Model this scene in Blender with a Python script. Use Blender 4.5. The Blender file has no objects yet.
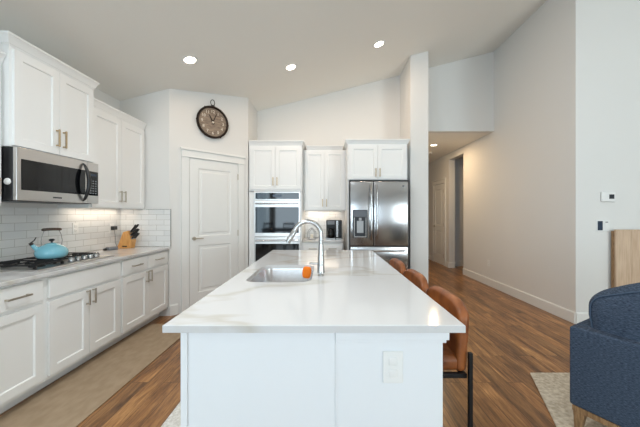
import bpy, bmesh, math, random
from mathutils import Vector, Matrix

C = bpy.context.scene.collection
PI = math.pi
random.seed(7)
HALF = math.radians(90)

# ------------------------------------------------------------------ camera
cam_data = bpy.data.cameras.new('camera')
cam = bpy.data.objects.new('camera', cam_data)
C.objects.link(cam)
cam.location = (0, 0, 1.35)
cam.rotation_euler = (HALF, 0, 0)
cam_data.sensor_width = 36.0
cam_data.lens = 16.0
cam_data.shift_x = -6.0 / 640.0
cam_data.clip_start = 0.05
bpy.context.scene.camera = cam

# ------------------------------------------------------------------ world, daylight, exposure
vs = bpy.context.scene.view_settings
vs.view_transform = 'Standard'
vs.look = 'None'
vs.exposure = 0.0
vs.gamma = 1.0
vs.use_curve_mapping = False

world = bpy.data.worlds.new('sky')
bpy.context.scene.world = world
world.use_nodes = True
wb = world.node_tree.nodes['Background']
wb.inputs['Color'].default_value = (0.72, 0.86, 1.0, 1)
wb.inputs['Strength'].default_value = 0.15


def area(name, loc, rot, sx, sy, power, color, spread=180, parent=None):
    d = bpy.data.lights.new(name, 'AREA')
    d.shape = 'RECTANGLE'
    d.size, d.size_y = sx, sy
    d.energy = power
    d.color = color
    d.spread = math.radians(spread)
    o = bpy.data.objects.new(name, d)
    C.objects.link(o)
    o.location = loc
    o.rotation_euler = rot
    if parent:
        o.parent = parent
    return o


# area lamps added as daylight at unseen windows behind and beside the camera
area('added_window_light', (-1.3, -4.72, 1.35), (HALF, 0, 0), 2.3, 2.1, 126, (.72, .88, 1.0))
area('added_window_light', (5.6, -4.72, 1.35), (HALF, 0, 0), 1.9, 2.1, 200, (.83, .96, 1.0))
area('added_window_light', (6.62, -0.9, 1.5), (HALF, 0, HALF), 3.6, 2.2, 8, (.80, .92, 1.0))
area('added_window_light', (-2.56, -2.6, 1.4), (HALF, 0, -HALF), 2.4, 1.9, 75, (.62, .84, 1.0))  # for the added side window, lifts the hall wall


# ------------------------------------------------------------------ colour + material helpers
def lin(c):
    c = c / 255.0
    return c / 12.92 if c <= 0.04045 else ((c + 0.055) / 1.055) ** 2.4


def rgb(r, g, b):
    return (lin(r), lin(g), lin(b), 1.0)


def pbr(name, col, rough=0.5, metal=0.0, spec=0.5, coat=0.0):
    m = bpy.data.materials.new(name)
    m.use_nodes = True
    b = m.node_tree.nodes['Principled BSDF']
    b.inputs['Base Color'].default_value = col
    b.inputs['Roughness'].default_value = rough
    b.inputs['Metallic'].default_value = metal
    b.inputs['Specular IOR Level'].default_value = spec
    b.inputs['Coat Weight'].default_value = coat
    return m


def N(m, kind, **kw):
    n = m.node_tree.nodes.new(kind)
    for k, v in kw.items():
        setattr(n, k, v)
    return n


def L(m, a, ao, b, bi):
    m.node_tree.links.new(a.outputs[ao], b.inputs[bi])


def bsdf(m):
    return m.node_tree.nodes['Principled BSDF']


def add_bump(m, scale, strength, dist=0.002, stretch=(1, 1, 1), detail=4):
    tc = N(m, 'ShaderNodeTexCoord')
    mp = N(m, 'ShaderNodeMapping')
    mp.inputs['Scale'].default_value = stretch
    no = N(m, 'ShaderNodeTexNoise')
    no.inputs['Scale'].default_value = scale
    no.inputs['Detail'].default_value = detail
    bu = N(m, 'ShaderNodeBump')
    bu.inputs['Strength'].default_value = strength
    bu.inputs['Distance'].default_value = dist
    L(m, tc, 'Object', mp, 'Vector')
    L(m, mp, 'Vector', no, 'Vector')
    L(m, no, 'Fac', bu, 'Height')
    L(m, bu, 'Normal', bsdf(m), 'Normal')
    return m


def add_mottle(m, c1, c2, scale, stretch=(1, 1, 1), lo=0.35, hi=0.65, detail=6):
    """two-tone noise colour"""
    tc = N(m, 'ShaderNodeTexCoord')
    mp = N(m, 'ShaderNodeMapping')
    mp.inputs['Scale'].default_value = stretch
    no = N(m, 'ShaderNodeTexNoise')
    no.inputs['Scale'].default_value = scale
    no.inputs['Detail'].default_value = detail
    cr = N(m, 'ShaderNodeValToRGB')
    cr.color_ramp.elements[0].position = lo
    cr.color_ramp.elements[0].color = c1
    cr.color_ramp.elements[1].position = hi
    cr.color_ramp.elements[1].color = c2
    L(m, tc, 'Object', mp, 'Vector')
    L(m, mp, 'Vector', no, 'Vector')
    L(m, no, 'Fac', cr, 'Fac')
    L(m, cr, 'Color', bsdf(m), 'Base Color')
    return m


def emitter(name, col, strength):
    m = pbr(name, (0.8, 0.8, 0.8, 1), 0.4)
    bsdf(m).inputs['Emission Color'].default_value = col
    bsdf(m).inputs['Emission Strength'].default_value = strength
    return m


M = {}
M['wall'] = add_bump(pbr('wall_paint', rgb(229, 228, 225), 0.75, spec=0.25), 60, 0.10, 0.001)
M['ceiling'] = add_bump(pbr('ceiling_paint', rgb(242, 240, 234), 0.85, spec=0.2), 26, 0.35, 0.003, detail=5)
M['trim'] = pbr('trim_paint', rgb(236, 236, 233), 0.4)
M['cab'] = pbr('cabinet_paint', rgb(240, 241, 240), 0.38)
M['island'] = pbr('island_paint', rgb(235, 238, 241), 0.42)
M['nickel'] = pbr('satin_nickel', (0.52, 0.47, 0.40, 1), 0.32, 1.0)
M['bronze'] = pbr('champagne_bronze', (0.50, 0.38, 0.24, 1), 0.35, 1.0)
M['chrome'] = pbr('brushed_chrome', (0.50, 0.50, 0.50, 1), 0.26, 1.0)
M['steel'] = pbr('stainless_steel', (0.43, 0.43, 0.44, 1), 0.22, 1.0)
M['steel_h'] = add_bump(pbr('stainless_steel_brushed', (0.60, 0.58, 0.56, 1), 0.30, 1.0), 40, 0.04, 0.001, (0.3, 30, 30))
M['sink'] = pbr('sink_steel', (0.80, 0.80, 0.81, 1), 0.24, 1.0)
M['darksteel'] = pbr('dark_grey_metal', rgb(62, 64, 68), 0.4, 0.6)
M['blackglass'] = pbr('black_glass', rgb(14, 15, 17), 0.05, 0.0, 0.45)
M['blackplastic'] = pbr('black_plastic', rgb(24, 24, 26), 0.35)
M['blackmetal'] = pbr('black_metal', rgb(22, 23, 26), 0.45, 0.3)
M['castiron'] = add_bump(pbr('cast_iron', rgb(24, 24, 26), 0.6, 0.2), 200, 0.2, 0.0005)
M['whiteplastic'] = pbr('white_plastic', rgb(238, 238, 236), 0.35)
M['greyplastic'] = pbr('grey_plastic', rgb(120, 124, 130), 0.4)
M['screen'] = pbr('dark_screen', rgb(46, 58, 76), 0.2)
M['kettle'] = pbr('turquoise_enamel', rgb(122, 184, 200), 0.16, 0.0, 0.5, 0.5)
M['walnut'] = add_mottle(pbr('walnut_handle', rgb(60, 42, 30), 0.45), rgb(42, 30, 22), rgb(72, 52, 38), 20, (1, 6, 1))
M['blockwood'] = add_mottle(pbr('maple_block', rgb(205, 150, 86), 0.45), rgb(190, 132, 70), rgb(218, 166, 100), 10, (8, 8, 1))
M['orange'] = add_bump(pbr('orange_sponge', rgb(250, 128, 14), 0.7), 120, 0.5, 0.002)
M['tan'] = add_bump(add_mottle(pbr('tan_leather', rgb(170, 98, 48), 0.40), rgb(104, 55, 28), rgb(166, 97, 48), 7), 160, 0.15, 0.001)
M['glass'] = pbr('clear_glass', (1, 1, 1, 1), 0.02)
bsdf(M['glass']).inputs['Transmission Weight'].default_value = 1.0
M['denim'] = add_mottle(pbr('blue_woven_fabric', rgb(60, 76, 100), 0.9, spec=0.2), rgb(40, 50, 65), rgb(84, 98, 117), 70, (1, 1, 4), 0.3, 0.7)
M['piping'] = pbr('blue_piping', rgb(76, 92, 112), 0.85, spec=0.2)
M['legwood'] = add_mottle(pbr('ash_leg_wood', rgb(150, 116, 80), 0.5), rgb(128, 96, 64), rgb(168, 132, 94), 14, (8, 8, 1))
M['clockrim'] = pbr('dark_bronze_rim', rgb(50, 40, 34), 0.4, 0.6)
M['clockface'] = add_mottle(pbr('grey_brown_dial', rgb(140, 124, 108), 0.6), rgb(122, 106, 92), rgb(158, 140, 122), 14, (1, 1, 5))
M['cream'] = pbr('cream_print', rgb(236, 228, 212), 0.6)
M['dispglass'] = pbr('dispenser_panel', rgb(104, 110, 118), 0.2)
M['palegrey'] = pbr('pale_grey_plastic', rgb(176, 180, 184), 0.35)
M['lamp'] = emitter('lamp_lens', (1.0, 0.86, 0.66, 1), 12.0)
M['led'] = emitter('led_strip', (1.0, 0.80, 0.55, 1), 4.0)


tg = N(M['steel'], 'ShaderNodeTangent', direction_type='RADIAL', axis='Z')
L(M['steel'], tg, 'Tangent', bsdf(M['steel']), 'Tangent')
bsdf(M['steel']).inputs['Anisotropic'].default_value = .8


def tile_mat(name, axis):
    m = pbr(name, rgb(225, 226, 223), 0.16)
    g = N(m, 'ShaderNodeNewGeometry')
    s = N(m, 'ShaderNodeSeparateXYZ')
    c = N(m, 'ShaderNodeCombineXYZ')
    L(m, g, 'Position', s, 'Vector')
    L(m, s, axis, c, 'X')
    L(m, s, 'Z', c, 'Y')
    ad = N(m, 'ShaderNodeVectorMath', operation='ADD')
    ad.inputs[1].default_value = (10.03, -0.915 + 7.0 - 0.002, 0)
    L(m, c, 'Vector', ad, 0)
    b = N(m, 'ShaderNodeTexBrick')
    b.inputs['Scale'].default_value = 1.0
    b.inputs['Brick Width'].default_value = 0.2
    b.inputs['Row Height'].default_value = 0.07
    b.inputs['Mortar Size'].default_value = 0.0022
    b.inputs['Mortar Smooth'].default_value = 0.1
    b.inputs['Color1'].default_value = rgb(232, 233, 232)
    b.inputs['Color2'].default_value = rgb(222, 224, 224)
    b.inputs['Mortar'].default_value = rgb(188, 188, 184)
    L(m, ad, 'Vector', b, 'Vector')
    L(m, b, 'Color', bsdf(m), 'Base Color')
    bu = N(m, 'ShaderNodeBump', invert=True)
    bu.inputs['Strength'].default_value = 0.5
    bu.inputs['Distance'].default_value = 0.002
    L(m, b, 'Fac', bu, 'Height')
    L(m, bu, 'Normal', bsdf(m), 'Normal')
    return m


M['tile_y'] = tile_mat('subway_tile_side', 'Y')
M['tile_x'] = tile_mat('subway_tile_rear', 'X')


def floor_mat():
    m = pbr('wood_planks', rgb(150, 100, 60), 0.28)
    g = N(m, 'ShaderNodeNewGeometry')
    s = N(m, 'ShaderNodeSeparateXYZ')
    c = N(m, 'ShaderNodeCombineXYZ')
    L(m, g, 'Position', s, 'Vector')
    L(m, s, 'Y', c, 'X')
    L(m, s, 'X', c, 'Y')
    ad = N(m, 'ShaderNodeVectorMath', operation='ADD')
    ad.inputs[1].default_value = (20.3, 20.05, 0)
    L(m, c, 'Vector', ad, 0)
    b = N(m, 'ShaderNodeTexBrick')
    b.offset = 0.37
    b.inputs['Scale'].default_value = 1.0
    b.inputs['Brick Width'].default_value = 1.15
    b.inputs['Row Height'].default_value = 0.125
    b.inputs['Mortar Size'].default_value = 0.0015
    b.inputs['Mortar Smooth'].default_value = 0.2
    b.inputs['Color1'].default_value = (0, 0, 0, 1)
    b.inputs['Color2'].default_value = (1, 1, 1, 1)
    b.inputs['Mortar'].default_value = (0.2, 0.2, 0.2, 1)
    L(m, ad, 'Vector', b, 'Vector')
    # grain: long noise, shifted per plank
    sc = N(m, 'ShaderNodeVectorMath', operation='MULTIPLY')
    sc.inputs[1].default_value = (1.5, 11.0, 1.0)
    L(m, ad, 'Vector', sc, 0)
    sh = N(m, 'ShaderNodeVectorMath', operation='MULTIPLY')
    sh.inputs[1].default_value = (31.0, 17.0, 9.0)
    L(m, b, 'Color', sh, 0)
    sm = N(m, 'ShaderNodeVectorMath', operation='ADD')
    L(m, sc, 'Vector', sm, 0)
    L(m, sh, 'Vector', sm, 1)
    n1 = N(m, 'ShaderNodeTexNoise')
    n1.inputs['Scale'].default_value = 1.0
    n1.inputs['Detail'].default_value = 8
    n1.inputs['Roughness'].default_value = 0.65
    n1.inputs['Distortion'].default_value = 0.8
    L(m, sm, 'Vector', n1, 'Vector')
    cr = N(m, 'ShaderNodeValToRGB')
    e = cr.color_ramp.elements
    e[0].position = 0.30
    e[0].color = rgb(72, 48, 30)
    e[1].position = 0.72
    e[1].color = rgb(206, 158, 102)
    k = e.new(0.44)
    k.color = rgb(130, 90, 54)
    k = e.new(0.56)
    k.color = rgb(164, 118, 72)
    f2 = N(m, 'ShaderNodeVectorMath', operation='MULTIPLY')
    f2.inputs[1].default_value = (4.0, 6.5, 1.0)
    L(m, sm, 'Vector', f2, 0)
    n2 = N(m, 'ShaderNodeTexNoise')
    n2.inputs['Scale'].default_value = 1.0
    n2.inputs['Detail'].default_value = 6
    n2.inputs['Roughness'].default_value = 0.7
    L(m, f2, 'Vector', n2, 'Vector')
    mx = N(m, 'ShaderNodeMath', operation='MULTIPLY_ADD')
    mx.inputs[1].default_value = 0.55
    L(m, n2, 'Fac', mx, 0)
    ml = N(m, 'ShaderNodeMath', operation='MULTIPLY_ADD')
    ml.inputs[1].default_value = 0.85
    ml.inputs[2].default_value = -0.20
    L(m, n1, 'Fac', ml, 0)
    L(m, ml, 'Value', mx, 2)
    L(m, mx, 'Value', cr, 'Fac')
    tint = N(m, 'ShaderNodeMix', data_type='RGBA', blend_type='MULTIPLY')
    tint.inputs[0].default_value = 1.0
    tr = N(m, 'ShaderNodeValToRGB')
    tr.color_ramp.elements[0].color = (0.66, 0.64, 0.63, 1)
    tr.color_ramp.elements[1].color = (1.12, 1.08, 1.04, 1)
    L(m, b, 'Color', tr, 'Fac')
    L(m, cr, 'Color', tint, 6)
    L(m, tr, 'Color', tint, 7)
    jt = N(m, 'ShaderNodeMix', data_type='RGBA')
    jt.inputs[7].default_value = rgb(52, 34, 22)
    L(m, b, 'Fac', jt, 0)
    L(m, tint, 2, jt, 6)
    L(m, jt, 2, bsdf(m), 'Base Color')
    bu = N(m, 'ShaderNodeBump')
    bu.inputs['Strength'].default_value = 0.12
    bu.inputs['Distance'].default_value = 0.002
    L(m, n1, 'Fac', bu, 'Height')
    L(m, bu, 'Normal', bsdf(m), 'Normal')
    return m


M['floor'] = floor_mat()


def quartz_mat():
    m = pbr('white_quartz', rgb(213, 213, 213), 0.10)
    tc = N(m, 'ShaderNodeNewGeometry')
    mp = N(m, 'ShaderNodeMapping')
    mp.inputs['Rotation'].default_value = (0, 0, math.radians(-25))
    mp.inputs['Scale'].default_value = (0.55, 1.5, 1.0)
    mp.inputs['Location'].default_value = (0.35, 0.1, 0)
    L(m, tc, 'Position', mp, 'Vector')
    no = N(m, 'ShaderNodeTexNoise')
    no.inputs['Scale'].default_value = 1.0
    no.inputs['Detail'].default_value = 5
    no.inputs['Roughness'].default_value = 0.5
    no.inputs['Distortion'].default_value = 0.6
    L(m, mp, 'Vector', no, 'Vector')
    sb = N(m, 'ShaderNodeMath', operation='SUBTRACT')
    sb.inputs[1].default_value = 0.5
    L(m, no, 'Fac', sb, 0)
    ab = N(m, 'ShaderNodeMath', operation='ABSOLUTE')
    L(m, sb, 'Value', ab, 0)
    cr = N(m, 'ShaderNodeValToRGB')
    e = cr.color_ramp.elements
    e[0].position = 0.0
    e[0].color = rgb(199, 195, 187)
    e[1].position = 0.034
    e[1].color = rgb(213, 213, 213)
    L(m, ab, 'Value', cr, 'Fac')
    L(m, cr, 'Color', bsdf(m), 'Base Color')
    return m


M['quartz'] = quartz_mat()
M['runner'] = add_bump(add_mottle(pbr('taupe_runner', rgb(160, 138, 116), 0.95, spec=0.1), rgb(158, 138, 114), rgb(170, 150, 126), 9, (2, 1, 1)), 300, 0.4, 0.002)
M['creamrug'] = add_bump(add_mottle(pbr('cream_rug', rgb(206, 196, 178), 0.95, spec=0.1), rgb(184, 171, 150), rgb(218, 208, 190), 42), 220, 0.7, 0.004)
M['palemat'] = add_bump(add_mottle(pbr('pale_mat', rgb(222, 220, 212), 0.95, spec=0.1), rgb(206, 203, 194), rgb(234, 232, 226), 60), 220, 0.6, 0.003)
M['oak'] = add_mottle(pbr('light_oak', rgb(196, 166, 132), 0.5), rgb(196, 166, 138), rgb(216, 190, 163), 6, (7, 7, 0.6))


# ------------------------------------------------------------------ mesh builder
class MB:
    def __init__(self):
        self.bm = bmesh.new()

    def _merge(self, tmp, mat=None):
        if mat is not None:
            bmesh.ops.transform(tmp, matrix=mat, verts=tmp.verts)
        me = bpy.data.meshes.new('tmp')
        tmp.to_mesh(me)
        tmp.free()
        self.bm.from_mesh(me)
        bpy.data.meshes.remove(me)

    def box(self, x0, x1, y0, y1, z0, z1, bev=0.0, seg=2, mat=None):
        t = bmesh.new()
        bmesh.ops.create_cube(t, size=1.0)
        for v in t.verts:
            v.co = Vector(((v.co.x + .5) * (x1 - x0) + x0, (v.co.y + .5) * (y1 - y0) + y0, (v.co.z + .5) * (z1 - z0) + z0))
        if bev > 0:
            bmesh.ops.bevel(t, geom=t.edges[:], offset=bev, segments=seg, affect='EDGES', profile=0.5)
        self._merge(t, mat)
        return self

    def cyl(self, p0, p1, r0, r1=None, seg=24, caps=True):
        r1 = r0 if r1 is None else r1
        p0, p1 = Vector(p0), Vector(p1)
        d = p1 - p0
        t = bmesh.new()
        bmesh.ops.create_cone(t, cap_ends=caps, segments=seg, radius1=r0, radius2=r1, depth=d.length)
        q = Vector((0, 0, 1)).rotation_difference(d.normalized()).to_matrix().to_4x4()
        self._merge(t, Matrix.Translation((p0 + p1) / 2) @ q)
        return self

    def sphere(self, c, r, sc=(1, 1, 1), seg=20):
        t = bmesh.new()
        bmesh.ops.create_uvsphere(t, u_segments=seg, v_segments=seg // 2 + 2, radius=r)
        self._merge(t, Matrix.Translation(c) @ Matrix.Diagonal((*sc, 1)))
        return self

    def tube(self, pts, r, seg=12, closed=False):
        """swept round tube; r a number or one per point"""
        pts = [Vector(p) for p in pts]
        n = len(pts)
        rr = r if isinstance(r, (list, tuple)) else [r] * n
        t = bmesh.new()
        rings = []
        up = None
        for i, p in enumerate(pts):
            if closed:
                d = (pts[(i + 1) % n] - pts[i - 1]).normalized()
            else:
                d = (pts[min(i + 1, n - 1)] - pts[max(i - 1, 0)]).normalized()
            if up is None:
                up = d.orthogonal().normalized()
            up = (up - d * up.dot(d)).normalized()
            sd = d.cross(up)
            rings.append([t.verts.new(p + (up * math.cos(2 * PI * k / seg) + sd * math.sin(2 * PI * k / seg)) * rr[i]) for k in range(seg)])
        m = n if closed else n - 1
        for i in range(m):
            a, b = rings[i], rings[(i + 1) % n]
            for k in range(seg):
                t.faces.new((a[k], a[(k + 1) % seg], b[(k + 1) % seg], b[k]))
        if not closed:
            t.faces.new(rings[0][::-1])
            t.faces.new(rings[-1])
        bmesh.ops.recalc_face_normals(t, faces=t.faces[:])
        self._merge(t)
        return self

    def lathe(self, prof, c=(0, 0, 0), seg=40, mat=None):
        """prof: list of (radius, z)"""
        t = bmesh.new()
        rings = []
        for r, z in prof:
            if r < 1e-6:
                rings.append([t.verts.new((0, 0, z))])
            else:
                rings.append([t.verts.new((r * math.cos(2 * PI * k / seg), r * math.sin(2 * PI * k / seg), z)) for k in range(seg)])
        for a, b in zip(rings[:-1], rings[1:]):
            for k in range(seg):
                k2 = (k + 1) % seg
                if len(a) == 1 and len(b) > 1:
                    t.faces.new((a[0], b[k], b[k2]))
                elif len(b) == 1 and len(a) > 1:
                    t.faces.new((a[k], a[k2], b[0]))
                elif len(a) > 1:
                    t.faces.new((a[k], a[k2], b[k2], b[k]))
        bmesh.ops.recalc_face_normals(t, faces=t.faces[:])
        self._merge(t, (mat if mat is not None else Matrix.Translation(c)))
        return self

    def prism(self, pts, z0, z1, mat=None, bev=0.0):
        """pts: plan polygon (x, y), extruded z0..z1"""
        t = bmesh.new()
        a = [t.verts.new((x, y, z0)) for x, y in pts]
        b = [t.verts.new((x, y, z1)) for x, y in pts]
        n = len(pts)
        t.faces.new(a[::-1])
        t.faces.new(b)
        for i in range(n):
            t.faces.new((a[i], a[(i + 1) % n], b[(i + 1) % n], b[i]))
        bmesh.ops.recalc_face_normals(t, faces=t.faces[:])
        if bev:
            bmesh.ops.bevel(t, geom=t.edges[:], offset=bev, segments=2, affect='EDGES', profile=0.5)
        self._merge(t, mat)
        return self

    def profile_x(self, prof, x0, x1, mat=None):
        """prof: polygon in (y, z), extruded along x"""
        t = bmesh.new()
        a = [t.verts.new((x0, y, z)) for y, z in prof]
        b = [t.verts.new((x1, y, z)) for y, z in prof]
        n = len(prof)
        t.faces.new(a)
        t.faces.new(b[::-1])
        for i in range(n):
            t.faces.new((a[i], a[(i + 1) % n], b[(i + 1) % n], b[i]))
        bmesh.ops.recalc_face_normals(t, faces=t.faces[:])
        self._merge(t, mat)
        return self

    def panel(self, x0, x1, z0, z1, yf, th, panels, rec=0.009, slope=0.008, raised=0.0):
        """slab whose front (y = yf, facing -y) has recessed rectangular panels stacked in z"""
        t = bmesh.new()

        def q(a, b, c, d):
            t.faces.new([t.verts.new(p) for p in (a, b, c, d)])

        px0, px1 = panels[0][0], panels[0][1]
        q((x0, yf, z0), (px0, yf, z0), (px0, yf, z1), (x0, yf, z1))
        q((px1, yf, z0), (x1, yf, z0), (x1, yf, z1), (px1, yf, z1))
        zz = z0
        for (a, b, c, d) in panels:
            q((px0, yf, zz), (px1, yf, zz), (px1, yf, c), (px0, yf, c))
            zz = d
            rings = [((a, b, c, d), yf), ((a + slope, b - slope, c + slope, d - slope), yf + rec)]
            if raised:
                g = 0.03
                rings.append(((a + slope + g, b - slope - g, c + slope + g, d - slope - g), yf + rec))
                rings.append(((a + slope + g + .012, b - slope - g - .012, c + slope + g + .012, d - slope - g - .012), yf + rec - raised))
            for (r0, ya), (r1, yb) in zip(rings[:-1], rings[1:]):
                A = [(r0[0], ya, r0[2]), (r0[1], ya, r0[2]), (r0[1], ya, r0[3]), (r0[0], ya, r0[3])]
                B = [(r1[0], yb, r1[2]), (r1[1], yb, r1[2]), (r1[1], yb, r1[3]), (r1[0], yb, r1[3])]
                for i in range(4):
                    q(A[i], A[(i + 1) % 4], B[(i + 1) % 4], B[i])
            r1, yb = rings[-1]
            q((r1[0], yb, r1[2]), (r1[1], yb, r1[2]), (r1[1], yb, r1[3]), (r1[0], yb, r1[3]))
        q((px0, yf, zz), (px1, yf, zz), (px1, yf, z1), (px0, yf, z1))
        yb = yf + th
        q((x0, yf, z0), (x0, yf, z1), (x0, yb, z1), (x0, yb, z0))
        q((x1, yf, z0), (x1, yb, z0), (x1, yb, z1), (x1, yf, z1))
        q((x0, yf, z1), (x1, yf, z1), (x1, yb, z1), (x0, yb, z1))
        q((x0, yf, z0), (x0, yb, z0), (x1, yb, z0), (x1, yf, z0))
        q((x0, yb, z0), (x0, yb, z1), (x1, yb, z1), (x1, yb, z0))
        self._merge(t)
        return self

    def rbox(self, c, size, r, cuts=6, rs=4, deform=None):
        """rounded box with interior cuts, optional deform(Vector local)->Vector"""
        h = [s / 2 for s in size]
        r = min(r, min(h) * 0.999)

        def coords(hh):
            out = [-hh + r * (1 - math.cos(i / rs * PI / 2)) for i in range(rs)]
            inn = [-(hh - r) + (2 * (hh - r)) * i / cuts for i in range(cuts + 1)]
            out = [-hh + r * i / rs for i in range(rs)] + inn + [hh - r + r * i / rs for i in range(1, rs + 1)]
            return out

        cs = [coords(x) for x in h]
        t = bmesh.new()
        for ax in range(3):
            u, w = [(1, 2), (2, 0), (0, 1)][ax]
            for sg in (-1, 1):
                g = []
                for a in cs[u]:
                    row = []
                    for b in cs[w]:
                        p = [0, 0, 0]
                        p[ax], p[u], p[w] = sg * h[ax], a, b
                        inner = Vector([max(-(h[i] - r), min(h[i] - r, p[i])) for i in range(3)])
                        d = Vector(p) - inner
                        row.append(t.verts.new(inner + d.normalized() * r))
                    g.append(row)
                for i in range(len(g) - 1):
                    for j in range(len(g[0]) - 1):
                        f = (g[i][j], g[i + 1][j], g[i + 1][j + 1], g[i][j + 1])
                        t.faces.new(f if sg > 0 else f[::-1])
        bmesh.ops.remove_doubles(t, verts=t.verts[:], dist=1e-5)
        if deform:
            for v in t.verts:
                v.co = deform(v.co.copy())
        self._merge(t, Matrix.Translation(c))
        return self

    def text(self, s, size, mat, depth=0.001):
        cu = bpy.data.curves.new('t', 'FONT')
        cu.body = s
        cu.size = size
        cu.extrude = depth
        cu.align_x = 'CENTER'
        cu.align_y = 'CENTER'
        cu.resolution_u = 3
        o = bpy.data.objects.new('t', cu)
        C.objects.link(o)
        dg = bpy.context.evaluated_depsgraph_get()
        me = bpy.data.meshes.new_from_object(o.evaluated_get(dg))
        bpy.data.objects.remove(o)
        bpy.data.curves.remove(cu)
        me.transform(mat)
        self.bm.from_mesh(me)
        bpy.data.meshes.remove(me)
        return self

    def build(self, name, mat, parent=None, smooth=False, loc=None, rotz=None):
        me = bpy.data.meshes.new(name)
        self.bm.to_mesh(me)
        self.bm.free()
        me.materials.append(M[mat] if isinstance(mat, str) else mat)
        if smooth:
            me.shade_smooth()
            try:
                me.set_sharp_from_angle(angle=math.radians(42))
            except Exception:
                pass
        o = bpy.data.objects.new(name, me)
        C.objects.link(o)
        if parent is not None:
            o.parent = parent
        if loc is not None:
            o.location = loc
        if rotz is not None:
            o.rotation_euler = (0, 0, rotz)
        return o


def thing(name, label, cat, loc=(0, 0, 0), rotz=0.0, group=None):
    o = bpy.data.objects.new(name, None)
    o.empty_display_size = 0.1
    C.objects.link(o)
    o.location = loc
    o.rotation_euler = (0, 0, rotz)
    return tag(o, label, cat, group)


def tag(o, label, cat, group=None):
    o['label'] = label
    o['category'] = cat
    if group:
        o['group'] = group
    return o


def struct(mb, name, mat, label, cat, parent=None, loc=None, rotz=None):
    o = mb.build(name, mat, parent, loc=loc, rotz=rotz)
    o['kind'] = 'structure'
    return tag(o, label, cat)


def copy_tree(o, parent=None):
    c = o.copy()
    C.objects.link(c)
    if parent is not None:
        c.parent = parent
    for ch in list(o.children):
        copy_tree(ch, c)
    return c


# ------------------------------------------------------------------ key dimensions
XL, YB = -2.714, 5.17            # left wall, rear wall
YK = 3.75                        # short wall at the end of the side run
PX, PY = -2.064, 3.75            # start of the 45 degree pantry wall
QX, QY = -1.249, 4.565           # its end
XS0, XS1, YS = 1.345, 1.63, 4.53  # stub wall beside the fridge
XR, YR = 3.053, 3.478            # hall wall and the corner of the living room wall
ZH = 2.844                       # hall ceiling
XE, YW = 6.8, -5.0               # far living room wall, wall behind the camera


def zc(x):
    return 3.205 + 0.2535 * (x + 1.25)


# ------------------------------------------------------------------ structure
struct(MB().box(XL - .15, XE + .15, YW - .15, 9.75, -0.12, 0.0), 'floor', 'floor', 'brown wood plank floor running through kitchen and hall', 'floor')
mb = MB()
xr = 4.7
mb.profile_x([(XL - .15, zc(XL - .15)), (xr, zc(xr)), (XE + .15, zc(xr) - .25 * (XE + .15 - xr)), (XE + .15, zc(xr) + .2), (XL - .15, zc(xr) + .2)],
             -(YB + .12), -(YW - .15), Matrix.Rotation(-HALF, 4, 'Z') @ Matrix.Identity(4))
cl = mb
# profile_x lays (y, z); rotating by -90 maps x -> -y and y -> x
struct(cl, 'ceiling', 'ceiling', 'sloped textured pale ceiling over the kitchen', 'ceiling')
ZT = 4.6
struct(MB().prism([(XL, YK), (PX, PY), (QX, QY), (QX, YB + .12), (QX - .12, YB + .12), (QX - .12, QY + .05), (PX - .05, PY + .12), (XL, YK + .12)], 0, 3.6),
       'wall_pantry', 'wall', 'white angled pantry corner wall holding the door and clock', 'wall')
struct(MB().box(QX, XS0, YB, YB + .12, 0, 4.1), 'wall_back', 'wall', 'white gable wall behind ovens and fridge', 'wall')
struct(MB().box(XS0, XS1, YS, 9.6, 0, ZT), 'wall_stub', 'wall', 'white tall stub wall beside the fridge', 'wall')
struct(MB().box(XS1, XR, YB, YB + .12, ZH, ZT), 'wall_upper', 'wall', 'grey white wall above the hall opening', 'wall')
mb = MB()
mb.box(XR, XR + .147, YR, 6.32, 0, ZT)
mb.box(XR, XR + .147, 6.32, 7.06, 2.686, ZT)
mb.box(XR, XR + .147, 7.06, 9.6, 0, ZT)
struct(mb, 'wall_right', 'wall', 'long white hall wall with a doorway opening near its end', 'wall')
struct(MB().box(XR + .147, XE, YR, YR + .14, 0, 5.0), 'wall_living', 'wall', 'white living room wall carrying the thermostat', 'wall')
struct(MB().box(XS0, XR + 2.2, 9.6, 9.72, 0, 3.0), 'wall_hall', 'wall', 'white wall closing the far end of the hall', 'wall')
mb = MB()
mb.box(XR + .147, XR + 2.2, 7.31, 7.43, 0, 3.0)
mb.box(XR + 2.08, XR + 2.2, YR + .14, 7.31, 0, 3.0)
struct(mb, 'wall_side_passage', 'wall', 'shaded white wall seen through the hall opening', 'wall')
mb = MB()
mb.box(XS1, XR, YB + .12, 9.6, ZH, ZH + .1)
mb.box(XR + .147, XR + 2.08, YR + .14, 7.31, ZH, ZH + .1)
struct(mb, 'ceiling_hall', 'ceiling', 'flat low ceiling over the hall', 'ceiling')


# wall behind the camera and the far living room wall, with added window openings
def pierced(x0, x1, z1, holes, th):
    """wall in local x / z with holes (hx0, hx1, hz0, hz1), thickness along y"""
    m = MB()
    cx = x0
    for (a, b, c, d) in holes:
        m.box(cx, a, 0, th, 0, z1)
        m.box(a, b, 0, th, 0, c)
        m.box(a, b, 0, th, d, z1)
        cx = b
    m.box(cx, x1, 0, th, 0, z1)
    return m


struct(pierced(XL, XE, 4.9, [(-2.5, -.1, .25, 2.45), (4.6, 6.6, .25, 2.45)], .15), 'wall_front', 'wall', 'white wall with two large unseen windows behind the viewer', 'wall', loc=(0, YW - .15, 0))
struct(pierced(YW, YR, 4.5, [(-2.8, 1.0, .35, 2.65)], .15), 'wall_east', 'wall', 'white living room wall with a wide unseen window', 'wall', loc=(XE + .15, 0, 0), rotz=HALF)


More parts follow.
